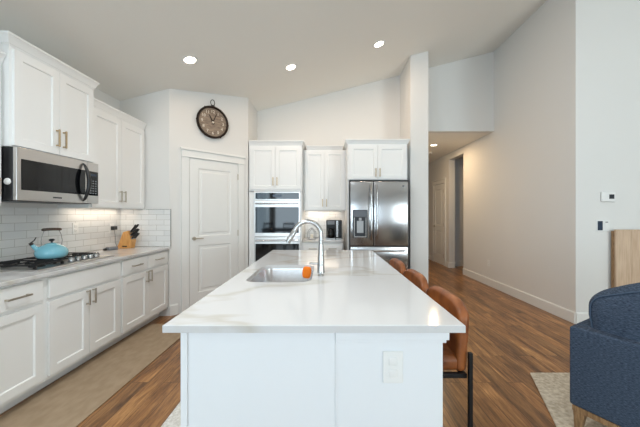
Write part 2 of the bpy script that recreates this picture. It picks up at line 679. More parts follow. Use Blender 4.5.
struct(pierced(-(YK + .12), -YW, 3.3, [(1.3, 3.9, .4, 2.4)], .15), 'wall_left', 'wall', 'white wall behind the side run of cabinets', 'wall', loc=(XL - .15, 0, 0), rotz=-HALF)  # opening made for the added side window


def window(n, w, h, loc, rotz):  # frames for unseen windows, added to light the room
    m = MB()
    f = .05
    m.box(0, w, 0, .08, 0, f).box(0, w, 0, .08, h - f, h).box(0, f, 0, .08, f, h - f).box(w - f, w, 0, .08, f, h - f)
    m.box(w / 2 - .025, w / 2 + .025, 0.01, .07, f, h - f)
    o = struct(m, 'window_%d' % n, 'trim', ['', 'unseen white framed window behind the viewer near the kitchen side', 'unseen wide white framed window behind the viewer', 'unseen wide white framed window in the far living room wall', 'added unseen white framed window in the side wall beyond the cabinets'][n], 'window', loc=loc, rotz=rotz)
    return o


window(1, 2.4, 2.2, (-2.5, YW - .1, .25), 0)
window(2, 2.0, 2.2, (4.6, YW - .1, .25), 0)
window(4, 2.6, 2.0, (XL - .10, -1.3, .4), -HALF)
window(3, 3.8, 2.3, (XE + .1, -2.8, .35), HALF)


# baseboards
def baseboard(name, pts, label):
    """runs along plan polyline, thickness to the right-hand side"""
    m = MB()
    for (a, b) in zip(pts[:-1], pts[1:]):
        a, b = Vector((*a, 0)), Vector((*b, 0))
        d = b - a
        ang = math.atan2(d.y, d.x)
        mat = Matrix.Translation(a) @ Matrix.Rotation(ang, 4, 'Z')
        m.profile_x([(0, 0), (-.015, 0), (-.015, .125), (-.009, .14), (0, .14)], 0, d.length, mat)
    return struct(m, name, 'trim', label, 'baseboard')


baseboard('baseboard_right', [(XR, 6.32), (XR, YR), (XE, YR)], 'white baseboard along the hall wall and living room wall')
baseboard('baseboard_hall', [(XR + .147, 7.06), (XR, 7.06), (XR, 7.24)][::-1], 'short white baseboard round the doorway corner in the hall')
baseboard('baseboard_passage', [(XR + .147, 7.31), (XR + 2.0, 7.31)], 'white baseboard seen through the hall opening')
baseboard('baseboard_hall_end', [(XR, 9.6), (XR, 8.12)], 'white baseboard beyond the hall door')
baseboard('baseboard_stub', [(XS0, YS), (XS1, YS), (XS1, 9.6)], 'white baseboard round the stub wall')
s2 = math.sqrt(.5)
baseboard('baseboard_pantry', [(PX + .002, PY + .002), (PX + .100 * s2 * 1.0, PY + .1 * s2)], 'short white baseboard between base cabinet and pantry door')
baseboard('baseboard_pantry_far', [(PX + 1.09 * s2, PY + 1.09 * s2), (QX, QY)], 'short white baseboard beside the oven cabinet')

# corner bead of the living room wall is part of the wall; tile backsplashes
mb = MB()
mb.box(XL + .0005, XL + .010, 1.0, YK - .001, .9165, 1.402)
struct(mb, 'wall_tile_side', 'tile_y', 'white subway tile backsplash behind the cooktop', 'backsplash')
mb = MB()
mb.box(XL + .011, PX + .018, YK - .010, YK - .0005, .9165, 1.402)
o = struct(mb, 'wall_tile_corner', 'tile_x', 'white subway tile backsplash on the short end wall', 'backsplash')
e = MB().box(PX + .018, PX + .024, YK - .012, YK - .0005, .9165, 1.404).box(-2.37, PX + .024, YK - .012, YK - .0005, 1.402, 1.407).build('edge_trim', 'chrome', o)
struct(MB().box(-.38, .30, YB - .010, YB - .0005, .9165, 1.397), 'wall_tile_rear', 'tile_x', 'white subway tile backsplash behind the coffee maker', 'backsplash')


# doors
def room_door(n, loc, rotz, w, h, label, cas=.095, lever_x=.06, hinge_x=None, cap=True):
    slab = MB().panel(0, w, 0.012, h, -.014, .013, [(.115, w - .115, .24, .90), (.115, w - .115, 1.03, h - .13)], .009, .012, raised=.006)
    d = slab.build('door_%d' % n, 'trim', loc=loc, rotz=rotz)
    d['kind'] = 'structure'
    tag(d, label, 'door')
    m = MB()
    m.box(-cas - .006, -.006, -.022, -.001, 0, h + .01, .002)
    m.box(w + .006, w + cas + .006, -.022, -.001, 0, h + .01, .002)
    if cap:
        m.box(-cas - .006, w + cas + .006, -.026, -.001, h + .012, h + .105, .002)
        m.box(-cas - .022, w + cas + .022, -.042, -.001, h + .105, h + .135, .003)
        m.box(-cas - .012, w + cas + .012, -.032, -.001, h + .006, h + .02, .003)
    else:
        m.box(-cas - .006, w + cas + .006, -.026, -.001, h + .012, h + .105, .002)
    c = m.build('casing', 'trim', d)
    k = MB()
    k.cyl((lever_x, -.014, 1.0), (lever_x, -.022, 1.0), .027)
    k.cyl((lever_x, -.022, 1.0), (lever_x, -.06, 1.0), .010)
    sgn = 1 if lever_x < w / 2 else -1
    k.tube([(lever_x, -.056, 1.0), (lever_x + sgn * .04, -.060, 1.002), (lever_x + sgn * .115, -.054, .998)], [.009, .009, .007])
    hd = k.build('handle', 'nickel', d, True)
    hx = w + .001 if sgn > 0 else -.001
    for z in (.25, 1.05, h - .2):
        MB().cyl((hx, -.018, z - .045), (hx, -.018, z + .045), .007, seg=12).build('hinge', 'nickel', d, True)
    return d


room_door(1, (PX + .249 * s2 + .0, PY + .249 * s2, 0), PI / 4, .717, 2.115, 'white two panel pantry door under the round clock', .1)
room_door(2, (XR, 8.02, 0), -HALF, .68, 2.13, 'white panel door in the hall beyond the stub wall', .09)

# ------------------------------------------------------------------ cabinet helpers (front faces local -y at y = 0)


def pull(parent, x, z, length, vertical, y, mat='nickel'):
    m = MB()
    h = length / 2
    if vertical:
        m.box(x - .006, x + .006, y - .034, y - .024, z - h, z + h, .002)
        for s in (-1, 1):
            m.box(x - .005, x + .005, y - .026, y, z + s * (h - .012) - .005, z + s * (h - .012) + .005)
    else:
        m.box(x - h, x + h, y - .034, y - .024, z - .006, z + .006, .002)
        for s in (-1, 1):
            m.box(x + s * (h - .012) - .005, x + s * (h - .012) + .005, y - .026, y, z - .005, z + .005)
    return m.build('handle', mat, parent)


def shaker(parent, name, x0, x1, z0, z1, mat='cab', st=.06):
    m = MB().panel(x0, x1, z0, z1, -.020, .0195, [(x0 + st, x1 - st, z0 + st, z1 - st)], .010, .006)
    return m.build(name, mat, parent)


def slab(parent, name, x0, x1, z0, z1, mat='cab'):
    m = MB().box(x0, x1, -.020, -.0005, z0, z1, .003)
    return m.build(name, mat, parent)


def crown(parent, x0, x1, z0, z1, depth, left=True, right=True, mat='cab', out=.032):
    """crown moulding round the top: built from stacked, stepped slabs"""
    m = MB()
    t = bmesh.new()
    prof = [(.004, 0), (.008, .14), (.014, .16), (.020, .32), (.030, .55), (.040, .72), (.046, .80), (.050, .82), (.050, 1.0)]
    rings = []
    for o_, f in prof:
        o_ *= out / .045
        z = z0 + (z1 - z0) * f
        a_, b_ = x0 - (o_ if left else 0), x1 + (o_ if right else 0)
        rings.append([t.verts.new(p) for p in ((a_, depth, z), (a_, -o_, z), (b_, -o_, z), (b_, depth, z))])
    for p, q in zip(rings[:-1], rings[1:]):
        for i in range(4):
            t.faces.new((p[i], p[(i + 1) % 4], q[(i + 1) % 4], q[i]))
    t.faces.new(rings[0])
    t.faces.new(rings[-1])
    bmesh.ops.recalc_face_normals(t, faces=t.faces[:])
    m._merge(t)
    return m.build('crown_moulding', mat, parent)


# ------------------------------------------------------------------ side run: base cabinets
XF = -2.085     # face frame plane


def side_base(y0, y1, label, kind):
    w = y1 - y0
    t = thing('base_cabinet', label, 'cabinet', (XF, y0, 0), HALF, 'base cabinets of the side run')
    dep = -XL + XF - .004
    m = MB()
    m.box(.0005, w - .0005, 0, dep, .105, .885)
    m.box(.0005, w - .0005, .105, dep, 0, .105)
    m.build('carcass', 'cab', t)
    a, b = .022, w - .022
    zt0, zt1 = .715, .865
    zd0, zd1 = .135, .690
    if kind == 'single':
        d = slab(t, 'drawer', a, b, zt0, zt1)
        pull(d, w / 2, .79, .155, False, -.02)
        d = shaker(t, 'door', a, b, zd0, zd1)
        pull(d, a + .03, .60, .13, True, -.02)
    elif kind == 'cooktop':
        slab(t, 'false_drawer_front', a, b, zt0, zt1)
        mid = w / 2
        d = shaker(t, 'door', a, mid - .002, zd0, zd1)
        pull(d, mid - .032, .625, .13, True, -.02)
        d = shaker(t, 'door', mid + .002, b, zd0, zd1)
        pull(d, mid + .032, .625, .13, True, -.02)
    else:
        mid = w / 2
        d = slab(t, 'drawer', a, mid - .006, zt0, zt1)
        pull(d, (a + mid) / 2, .79, .155, False, -.02)
        d = slab(t, 'drawer', mid + .006, b, zt0, zt1)
        pull(d, (b + mid) / 2, .79, .155, False, -.02)
        d = shaker(t, 'door', a, mid - .002, zd0, zd1)
        pull(d, mid - .032, .625, .13, True, -.02)
        d = shaker(t, 'door', mid + .002, b, zd0, zd1)
        pull(d, mid + .032, .625, .13, True, -.02)
    return t


side_base(1.69, 2.103, 'white base cabinet with one drawer over one door, nearest the viewer', 'single')
side_base(2.103, 2.868, 'white base cabinet with blank top panel and two doors under the cooktop', 'cooktop')
side_base(2.868, 3.735, 'white base cabinet with two drawers under the knife block', 'double')

# counter of the side run
m = MB().box(XL + .012, XF + .040, 1.69, YK - .012, .8855, .915, .004)
tag(m.build('countertop', 'quartz'), 'white quartz countertop along the tiled side wall under the cooktop', 'countertop')


# ------------------------------------------------------------------ side run: wall cabinets
def wall_cab(loc, rotz, w, dep, z0, z1, zcr, label, group=None, handle='bronze', hz=None, left=True, right=True, hmat=None, hx=.032, ndoor=2, hl=.16, cin=(0, 0), name='upper_cabinet', marg=.02):
    t = thing(name, label, 'cabinet', loc, rotz, group)
    m = MB().box(.0005, w - .0005, 0, dep, z0 + .024, z1)
    m.box(.0005, w - .0005, 0, .018, z0, z0 + .0245).box(.0005, .016, .018, dep, z0, z0 + .0245).box(w - .016, w - .0005, .018, dep, z0, z0 + .0245)
    m.build('carcass', 'cab', t)
    mid = w / 2
    hz = hz if hz is not None else z0 + .14
    if ndoor == 2:
        d = shaker(t, 'door', marg, mid - .002, z0 + .012, z1 - .022)
        pull(d, mid - hx, hz, hl, True, -.02, handle)
        d = shaker(t, 'door', mid + .002, w - marg, z0 + .012, z1 - .022)
        pull(d, mid + hx, hz, hl, True, -.02, handle)
    else:
        d = shaker(t, 'door', marg, w - marg, z0 + .012, z1 - .022)
        pull(d, w - marg - .03, hz, hl, True, -.02, handle)
    crown(t, cin[0], w - cin[1], z1 + (.0005 if cin[0] else -.004), zcr, dep, left, right)
    return t


XU1, XU2 = -2.345, -2.395
wall_cab((XU1, 2.103, 0), HALF, .763, -XL + XU1 - .003, 1.85, 2.60, 2.68, 'white two door wall cabinet mounted over the microwave', 'wall cabinets of the side run', hz=2.0, hl=.15)
wall_cab((XU2, 2.869, 0), HALF, .872, -XL + XU2 - .003, 1.405, 2.45, 2.53, 'white tall two door wall cabinet above the knife block', 'wall cabinets of the side run', 'nickel', 1.545, False, False, hl=.13)
wall_cab((XU2, 1.45, 0), HALF, .648, -XL + XU2 - .003, 1.405, 2.45, 2.53, 'white wall cabinet sliver before the microwave at the picture edge', 'wall cabinets of the side run', 'nickel', 1.545, True, False, ndoor=1, hl=.13)

# led strip below the far wall cabinet
t = thing('led_strip_light', 'slim warm light strip under the tall wall cabinet', 'light', (-2.62, 2.95, 1.4107), 0)
MB().box(-.012, .012, 0, .72, .004, .018).build('housing', 'whiteplastic', t)
MB().box(-.010, .010, .005, .715, .001, .004).build('diffuser', 'led', t)
area('led_light', (0, .36, -.004), (0, 0, 0), .02, .70, 1.0, (1.0, .82, .65), parent=t)

# ------------------------------------------------------------------ microwave
t = thing('microwave', 'stainless over the range microwave with dark handle', 'microwave', (-2.302, 2.106, 0), HALF)
w, z0, z1 = .757, 1.443, 1.846
MB().box(0, w, .018, .40, z0 + .006, z1, .004).build('body', 'blackplastic', t)
dm = MB().box(0, .625, -.012, .017, z0 + .005, z1 - .001, .003)
d = dm.build('door', 'steel_h', t)
MB().box(.03, .60, -.0145, -.0122, z0 + .085, z1 - .085, .001).build('window', 'blackglass', d)
pm = MB().box(.627, w, -.012, .017, z0 + .005, z1 - .001, .003)
p = pm.build('control_panel', 'steel_h', t)
MB().box(.636, w - .008, -.0145, -.0122, z0 + .082, z1 - .085, .001).build('keypad', 'blackglass', p)
MB().box(.662, w - .03, -.0155, -.0146, z1 - .13, z1 - .108).build('display', 'screen', p)
km = MB()
for r in range(6):
    for c in range(3):
        km.box(.650 + c * .030, .650 + c * .030 + .018, -.0155, -.0146, z0 + .10 + r * .024, z0 + .10 + r * .024 + .009)
km.build('buttons', 'greyplastic', p)
hm = MB()
pts = []
for i in range(17):
    f = i / 16
    pts.append((.575 + .0 * f, -.014 - .055 * math.sin(PI * f) ** .7, z0 + .025 + (z1 - z0 - .05) * f))
hm.tube(pts, [.006 + .011 * math.sin(PI * i / 16) ** .5 for i in range(17)], 10)
hm.build('handle', 'blackplastic', d, True)
MB().box(.04, w - .04, .03, .36, z0, z0 + .0055).build('vent_grille', 'darksteel', t)
MB().lathe([(0, .012), (.018, .011), (.024, .006), (.025, 0)], mat=Matrix.Translation((0, .055, z0 + .145)) @ Matrix.Rotation(-HALF, 4, 'Y')).build('side_button', 'whiteplastic', t, True)
MB().box(.28, .36, -.0128, -.0121, z0 + .035, z0 + .047).build('badge', 'darksteel', d)

# ------------------------------------------------------------------ cooktop
t = thing('gas_cooktop', 'stainless gas cooktop with black grates and five knobs', 'cooktop', (-2.155, 2.118, .915), HALF)
cw, cd = .775, .525     # local x along Y, local y towards the wall
MB().box(0, cw, 0, cd, .0005, .012, .004).build('tray', 'steel_h', t)


def grate(x0, x1, y0, y1):
    m = MB()
    h0, h1 = .032, .043
    b = .0048
    for x in (x0, x1):
        m.box(x - b, x + b, y0 - b, y1 + b, h0, h1, .002)
    for y in (y0, y1):
        m.box(x0 - b, x1 + b, y - b, y + b, h0, h1, .002)
    nx = max(2, round((x1 - x0) / .085))
    for i in range(1, nx):
        x = x0 + (x1 - x0) * i / nx
        m.box(x - b * .8, x + b * .8, y0, y0 + (y1 - y0) * .36, h0, h1 + .003, .002)
        m.box(x - b * .8, x + b * .8, y1 - (y1 - y0) * .36, y1, h0, h1 + .003, .002)
    m.box(x0, x1, (y0 + y1) / 2 - b, (y0 + y1) / 2 + b, h0, h1, .002)
    for x in (x0, x1):
        for y in (y0, y1):
            m.box(x - .008, x + .008, y - .008, y + .008, .0125, h0 + .002)
    return m.build('grate', 'castiron', t)


grate(.045, .27, .06, .49)
grate(.29, .50, .14, .49)
grate(.52, .745, .14, .49)


def burner(x, y, r):
    m = MB()
    m.lathe([(0, .0125), (r * 1.25, .0125), (r * 1.2, .017), (r, .019), (r, .024), (r * .8, .028), (0, .029)], (x, y, 0), 28)
    return m.build('burner', 'castiron', t, True)


for x, y, r in ((.15, .15, .04), (.15, .38, .034), (.395, .32, .05), (.63, .24, .03), (.63, .40, .04)):
    burner(x, y, r)
for i in range(5):
    x = .375 + i * .066
    m = MB()
    m.lathe([(0, .0125), (.026, .0125), (.026, .018), (.022, .020), (.021, .040), (.018, .044), (0, .044)], (x, .075, 0), 28)
    m.box(x - .004, x + .004, .053, .097, .040, .050, .001)
    k = m.build('knob', 'chrome', t, True)
    MB().lathe([(.0195, .0126), (.028, .0126), (.028, .0155), (.0195, .0155)], (x, .075, 0), 28).build('bezel', 'blackplastic', k)

# ------------------------------------------------------------------ kettle
kx, ky = -2.41, 2.50
t = thing('tea_kettle', 'turquoise tea kettle with dark handle on the cooktop grate', 'kettle', (kx, ky, .9625), math.radians(60))
body = [(0, 0), (.085, 0), (.098, .006), (.108, .025), (.112, .045), (.108, .066), (.094, .088), (.072, .106), (.050, .116), (.046, .118)]
MB().lathe(body, seg=48).build('body', 'kettle', t, True)
MB().lathe([(.0465, .117), (.046, .121), (.032, .128), (.012, .132), (0, .132)], seg=36).build('lid', 'kettle', t, True)
MB().lathe([(.007, .131), (.007, .142), (.019, .150), (.021, .158), (.014, .165), (0, .166)], seg=24).build('lid_knob', 'blackplastic', t, True)
m = MB()
m.tube([(-.078, 0, .075), (-.108, 0, .098), (-.128, 0, .128)], [.024, .017, .012], 14)
s = m.build('spout', 'kettle', t, True)
m = MB()
m.tube([(-.124, 0, .124), (-.136, 0, .141)], [.0145, .0135], 14)
m.tube([(-.134, 0, .140), (-.112, 0, .158), (-.100, 0, .186)], .0045, 8)
m.build('whistle', 'blackplastic', s, True)
for sg in (-1, 1):
    m = MB()
    m.tube([(sg * .066, 0, .106), (sg * .070, 0, .15), (sg * .062, 0, .20), (sg * .050, 0, .238)], .0036, 8)
    m.build('handle_frame', 'chrome', t, True)
MB().rbox((0, 0, .240), (.135, .028, .024), .012, 6, 4, lambda p: Vector((p.x, p.y, p.z + .010 * math.cos(p.x / .085 * 1.2)))).build('handle', 'walnut', t, True)

# ------------------------------------------------------------------ knife block, knives, charger, outlet
bx, by = -2.50, 3.58
t = thing('knife_block', 'slanted light wood knife block in the counter corner', 'knife block', (bx, by, .9155), 0)
prof = [(-.10, 0), (.060, 0), (.080, .095), (.040, .220), (-.020, .205)]     # (x, z) side outline
m = MB()
mat = Matrix.Rotation(0, 4, 'Z')
tb = bmesh.new()
A = [tb.verts.new((x, -.05, z)) for x, z in prof]
B = [tb.verts.new((x, .05, z)) for x, z in prof]
tb.faces.new(A)
tb.faces.new(B[::-1])
for i in range(5):
    tb.faces.new((A[i], A[(i + 1) % 5], B[(i + 1) % 5], B[i]))
bmesh.ops.recalc_face_normals(tb, faces=tb.faces[:])
bmesh.ops.bevel(tb, geom=tb.edges[:], offset=.004, segments=2, affect='EDGES', profile=.5)
m._merge(tb)
m.build('block', 'blockwood', t)
MB().box(-.03, .03, -.0525, -.0498, .02, .034).build('badge', 'blackmetal', t)
# handles leave the sloped front face (between (.085,.075) and (.045,.160))
fn = Vector((.952, 0, .305)).normalized()
up = Vector((-.305, 0, .952)).normalized()
base = Vector((.080, 0, .095))
kn = [(.025, -.030, .075), (.025, 0.002, .075), (.025, .032, .07), (.065, -.030, .085), (.065, .002, .09), (.065, .032, .085), (.108, -.018, .10), (.108, .020, .105)]
klab = ['short black handled knife low at the front of the block', 'short black handled knife low in the middle of the block', 'short black handled knife low at the wall side of the block',
        'black handled knife in the middle row near the counter edge', 'black handled knife in the centre of the block', 'black handled knife in the middle row near the wall',
        'long black handled knife in the top row of the block, nearer the room', 'long black handled knife in the top row of the block, nearer the wall']
for (s_, y_, ln), lb in zip(kn, klab):
    p0 = base + up * s_ + Vector((0, y_, 0)) + fn * .0015
    p1 = p0 + (fn + Vector((0, 0, .9))).normalized() * ln * 1.2
    k = thing('kitchen_knife', lb, 'knife', (bx + p0.x, by + p0.y, .9155 + p0.z), 0, 'black handled knives in the block')
    m = MB()
    d_ = p1 - p0
    m.tube([(0, 0, 0), d_ * .12, d_ * .5, d_ * .9, d_], [.008, .0108, .0102, .013, .0095], 10)
    m.build('handle', 'blackplastic', k, True)
    m = MB()
    m.tube([d_ * 0.0, d_ * .10], .0112, 10)
    m.build('bolster', 'chrome', k, True)

t = thing('charger', 'black plug charger with a cord down to the counter', 'charger', (XL + .0105, 3.585, 1.167), HALF)
MB().box(-.035, .035, -.010, -.0005, -.057, .057, .003).build('outlet_plate', 'whiteplastic', t)
MB().box(-.030, .030, -.055, -.0105, -.024, .024, .005).build('plug', 'blackplastic', t)
MB().tube([(0, -.04, -.024), (.002, -.045, -.10), (-.004, -.05, -.18), (.002, -.07, -.235), (.02, -.09, -.2475)], .0028, 8).build('cord', 'blackplastic', t, True)
t = thing('speaker_dock', 'small flat grey device on the counter beside the knife block', 'device', (-2.56, 3.40, .9155), math.radians(70))
MB().rbox((0, 0, .018), (.11, .075, .036), .012, 4, 4).build('case', 'greyplastic', t, True)
MB().box(-.040, .040, -.028, .028, .0345, .0375, .001).build('screen', 'blackglass', t)
MB().rbox((-.075, 0, .013), (.03, .035, .026), .01, 2, 3).build('dock', 'blackplastic', t, True)


def outlet(loc, rotz, label, w=.072, h=.118, slot='greyplastic'):
    o = thing('power_outlet', label, 'outlet', loc, rotz)
    MB().box(-w / 2, w / 2, -.006, -.0005, -h / 2, h / 2, .002).build('cover_plate', 'whiteplastic', o)
    for s in (-1, 1):
        q = MB().rbox((0, -.006, s * .024), (.034, .005, .030), .0024, 2, 2).build('socket', 'whiteplastic', o, True)
        mm = MB()
        mm.box(-.008, -.006, -.0089, -.0085, s * .024 - .002, s * .024 + .008)
        mm.box(.006, .008, -.0089, -.0085, s * .024 - .002, s * .024 + .008)
        mm.cyl((0, -.0089, s * .024 - .009), (0, -.0085, s * .024 - .009), .0025, seg=10)
        mm.build('slots', slot, q)
    return o


outlet((XL + .0105, 3.064, 1.19), HALF, 'white outlet plate on the tile between cooktop and knife block')
outlet((XR, 5.33, .42), -HALF, 'white outlet low on the long hall wall')

# ------------------------------------------------------------------ tall oven cabinet (faces -Y)
YO = 4.56
ox0, ox1 = -1.232, -.390
t = thing('oven_cabinet', 'tall white cabinet housing the double wall oven', 'cabinet', (ox0, YO, 0), 0)
w = ox1 - ox0
dep = YB - YO - .003
m = MB()
m.box(0, w, 0, dep, 1.700, 2.44)
m.box(0, .084, 0, dep, .10, 1.712)
m.box(w - .020, w, 0, dep, .10, 1.712)
m.box(.084, w - .020, 0, dep, .10, .30)
m.box(.084, w - .020, dep - .02, dep, .30, 1.712)
m.box(0, w, .07, dep, 0, .10)
m.build('carcass', 'cab', t)
mid = w / 2
d = shaker(t, 'door', .02, mid - .002, 1.735, 2.415)
pull(d, mid - .032, 1.86, .13, True, -.02, 'bronze')
d = shaker(t, 'door', mid + .002, w - .02, 1.735, 2.415)
pull(d, mid + .032, 1.86, .13, True, -.02, 'bronze')
d = slab(t, 'drawer', .02, w - .02, .12, .285)
pull(d, mid, .2, .155, False, -.02, 'nickel')
crown(t, 0, w, 2.436, 2.515, dep, False, True)

t = thing('double_wall_oven', 'stainless double wall oven with dark glass doors', 'oven', (ox0 + .086, YO, -.012), 0)
ow = .736
MB().box(.004, ow - .004, .002, .55, .316, 1.706).build('body', 'darksteel', t)
cp = MB().box(0, ow, -.022, .0015, 1.575, 1.706, .003).build('control_panel', 'steel_h', t)
MB().box(.02, ow - .02, -.0245, -.0222, 1.592, 1.692, .001).build('panel_glass', 'blackglass', cp)
MB().box(ow / 2 - .07, ow / 2 + .07, -.0255, -.0246, 1.625, 1.665).build('display', 'screen', cp)


def oven_door(z0, z1):
    d = MB().box(0, ow, -.032, .0015, z0, z1, .004).build('door', 'steel_h', t)
    MB().box(.022, ow - .022, -.0345, -.0322, z0 + .06, z1 - .105, .001).build('window', 'blackglass', d)
    h = MB()
    zz = z1 - .05
    h.tube([(.03, -.075, zz), (ow - .03, -.075, zz)], .0125, 16)
    for x in (.05, ow - .05):
        h.cyl((x, -.032, zz), (x, -.075, zz), .009, seg=14)
    h.build('handle', 'chrome', d, True)


oven_door(.992, 1.570)
oven_door(.36, .985)
MB().box(0, ow, -.022, .0015, .318, .355, .003).build('vent_trim', 'steel_h', t)

# ------------------------------------------------------------------ rear base cabinet, counter, wall cabinet
bx0, bx1 = -.384, .275
t = thing('base_cabinet', 'white base cabinet with two drawers under the coffee maker', 'cabinet', (bx0, YO, 0), 0)
w = bx1 - bx0
MB().box(0, w, 0, dep, .105, .885).box(0, w, .075, dep, 0, .105).build('carcass', 'cab', t)
mid = w / 2
for a, b in ((.02, mid - .004), (mid + .004, w - .02)):
    d = slab(t, 'drawer', a, b, .715, .865)
    pull(d, (a + b) / 2, .79, .13, False, -.02)
    d = shaker(t, 'door', a, b, .135, .69)
    pull(d, (b - .03) if a < mid * .5 else a + .03, .62, .13, True, -.02)
m = MB().box(bx0 + .001, bx1, YO - .03, YB - .012, .8855, .915, .004)
tag(m.build('countertop', 'quartz'), 'short white quartz countertop between the ovens and fridge', 'countertop')
wall_cab((-.386, 4.845, 0), 0, .722, YB - 4.845 - .003, 1.40, 2.43, 2.50, 'white narrow two door wall cabinet above the coffee maker', None, 'bronze', 1.53, False, False, hl=.13, marg=.03, cin=(.056, .052))
t = thing('led_strip_light', 'slim warm light strip under the narrow wall cabinet', 'light', (-.35, 5.06, 1.4057), 0)
MB().box(0, .58, -.012, .012, .004, .018).build('housing', 'whiteplastic', t)
MB().box(.005, .575, -.010, .010, .001, .004).build('diffuser', 'led', t)
area('led_light', (.29, 0, -.004), (0, 0, 0), .56, .02, 1.0, (1.0, .82, .65), parent=t)

# ------------------------------------------------------------------ fridge + cabinet above
t = wall_cab((.338, 4.44, 0), 0, .930, YB - 4.44 - .003, 1.872, 2.435, 2.505, 'white two door cabinet above the fridge', None, 'bronze', 1.985, True, True, hl=.13, name='fridge_cabinet', marg=.025)
m = MB()
m.box(.001, .020, .03, YB - 4.44 - .003, 0, 1.871)
m.build('side_panel', 'cab', t)
m = MB()
m.box(.921, 1.005, .27, .30, 0, 1.871)
m.box(.932, 1.005, .25, .28, 1.872, 2.435)
m.build('filler_strip', 'cab', t)

fx0, fw, fy = .362, .868, 4.25
t = thing('refrigerator', 'stainless french door refrigerator with water dispenser', 'refrigerator', (fx0, fy, 0), 0)
MB().box(.004, fw - .004, .075, .86, .02, 1.815, .004).build('cabinet_body', 'darksteel', t)
MB().box(.03, fw - .03, .10, .80, 0, .0198).build('plinth', 'blackplastic', t)


def fdoor(x0, x1, z0, z1, name='door'):
    d = MB()
    d.box(x0, x1, 0, .07, z0, z1, .012, 3)
    return d.build(name, 'steel', t, True)


zs = .865
xm = .350
dl = fdoor(0, xm - .003, zs, 1.830)
dr = fdoor(xm + .003, fw, zs, 1.830)
f1 = fdoor(0, fw, .505, zs - .01, 'freezer_drawer')
f2 = fdoor(0, fw, .06, .495, 'freezer_drawer')


def fhandle(x, parent):
    m = MB()
    pts = []
    for i in range(15):
        f = i / 14
        pts.append((x, -.012 - .055 * min(1, math.sin(PI * f) * 2.2), zs + .09 + (.83) * f))
    m.tube(pts, .0125, 12)
    m.build('handle', 'chrome', parent, True)


fhandle(xm - .042, dl)
fhandle(xm + .042, dr)
for z, p in ((zs - .07, f1), (.435, f2)):
    m = MB()
    pts = []
    for i in range(15):
        f = i / 14
        pts.append((.05 + (fw - .1) * f, -.012 - .05 * min(1, math.sin(PI * f) * 3), z))
    m.tube(pts, .0125, 12)
    m.build('handle', 'chrome', p, True)
# dispenser
dp = MB()
dp.box(.036, .258, -.006, -.0002, .985, 1.405, .003)
dpo = dp.build('dispenser', 'darksteel', dl)
MB().box(.046, .248, -.0085, -.0062, 1.30, 1.395, .001).build('control_glass', 'dispglass', dpo)
m = MB()
m.box(.054, .066, -.012, -.0062, 1.0, 1.29)
m.box(.228, .240, -.012, -.0062, 1.0, 1.29)
m.box(.054, .240, -.020, -.0062, .995, 1.011)
m.build('recess_frame', 'chrome', dpo)
MB().box(.066, .228, -.0072, -.0062, 1.011, 1.29).build('recess', 'darksteel', dpo)
m = MB()
m.box(.098, .196, -.018, -.0075, 1.06, 1.24, .004)
m.cyl((.147, -.02, 1.245), (.147, -.02, 1.285), .02)
m.build('paddle', 'palegrey', dpo)
MB().lathe([(0, .003), (.014, .003), (.016, 0)], mat=Matrix.Translation((fw - .075, -.0005, 1.76)) @ Matrix.Rotation(HALF, 4, 'X')).build('badge', 'greyplastic', dr, True)
MB().box(-.012, fw + .020, .030, .074, .05, 1.856, .004).build('gasket_frame', 'blackplastic', t)

# ------------------------------------------------------------------ coffee maker + house ornament
t = thing('coffee_maker', 'black two sided coffee maker with glass carafe on rear counter', 'coffee maker', (.005, 4.74, .9155), 0)
MB().box(0, .262, 0, .24, 0, .028, .005).box(0, .262, .15, .24, .028, .325, .006).box(0, .262, 0, .15, .232, .325, .008).box(.152, .262, .045, .15, .028, .232, .004).build('body', 'blackplastic', t)
MB().box(.002, .148, -.002, -.0002, .002, .020).box(.158, .26, -.002, -.0002, .002, .020).build('base_trim', 'chrome', t)
MB().box(.018, .138, -.003, -.0002, .250, .312, .001).build('control_panel', 'greyplastic', t)
MB().box(.166, .198, -.004, -.0002, .04, .315, .001).build('reservoir_window', 'chrome', t)
m = MB()
m.lathe([(0, .030), (.052, .030), (.062, .045), (.064, .09), (.056, .14), (.045, .165), (.047, .175)], (.076, .075, 0), 32)
cf = m.build('carafe', 'blackglass', t, True)
MB().lathe([(0, .192), (.03, .19), (.05, .182), (.048, .1755), (0, .1755)], (.076, .075, 0), 28).build('lid', 'blackplastic', cf, True)
MB().tube([(.076, .012, .165), (.076, -.03, .16), (.076, -.038, .12), (.076, -.03, .07), (.076, .012, .06)], .007, 10).build('handle', 'blackplastic', cf, True)

t = thing('house_ornament', 'small white wire house ornament on the rear counter', 'ornament', (-.285, 4.80, .9155), math.radians(20))
m = MB()
g = [(0, 0), (0, .115), (.06, .185), (.12, .115), (.12, 0)]
for y in (0, .09):
    for a, b in zip(g, g[1:] + g[:1]):
        m.tube([(a[0], y, a[1] + .004), (b[0], y, b[1] + .004)], .004, 8)
for x, z in g:
    m.tube([(x, 0, z + .004), (x, .09, z + .004)], .004, 8)
m.build('wire_frame', 'greyplastic', t)
MB().box(.015, .105, .015, .075, 0, .012, .002).build('tray', 'whiteplastic', t)
MB().lathe([(0, .012), (.024, .012), (.024, .075), (.02, .078), (0, .074)], (.06, .045, .0), 20).build('candle', 'cream', t, True)

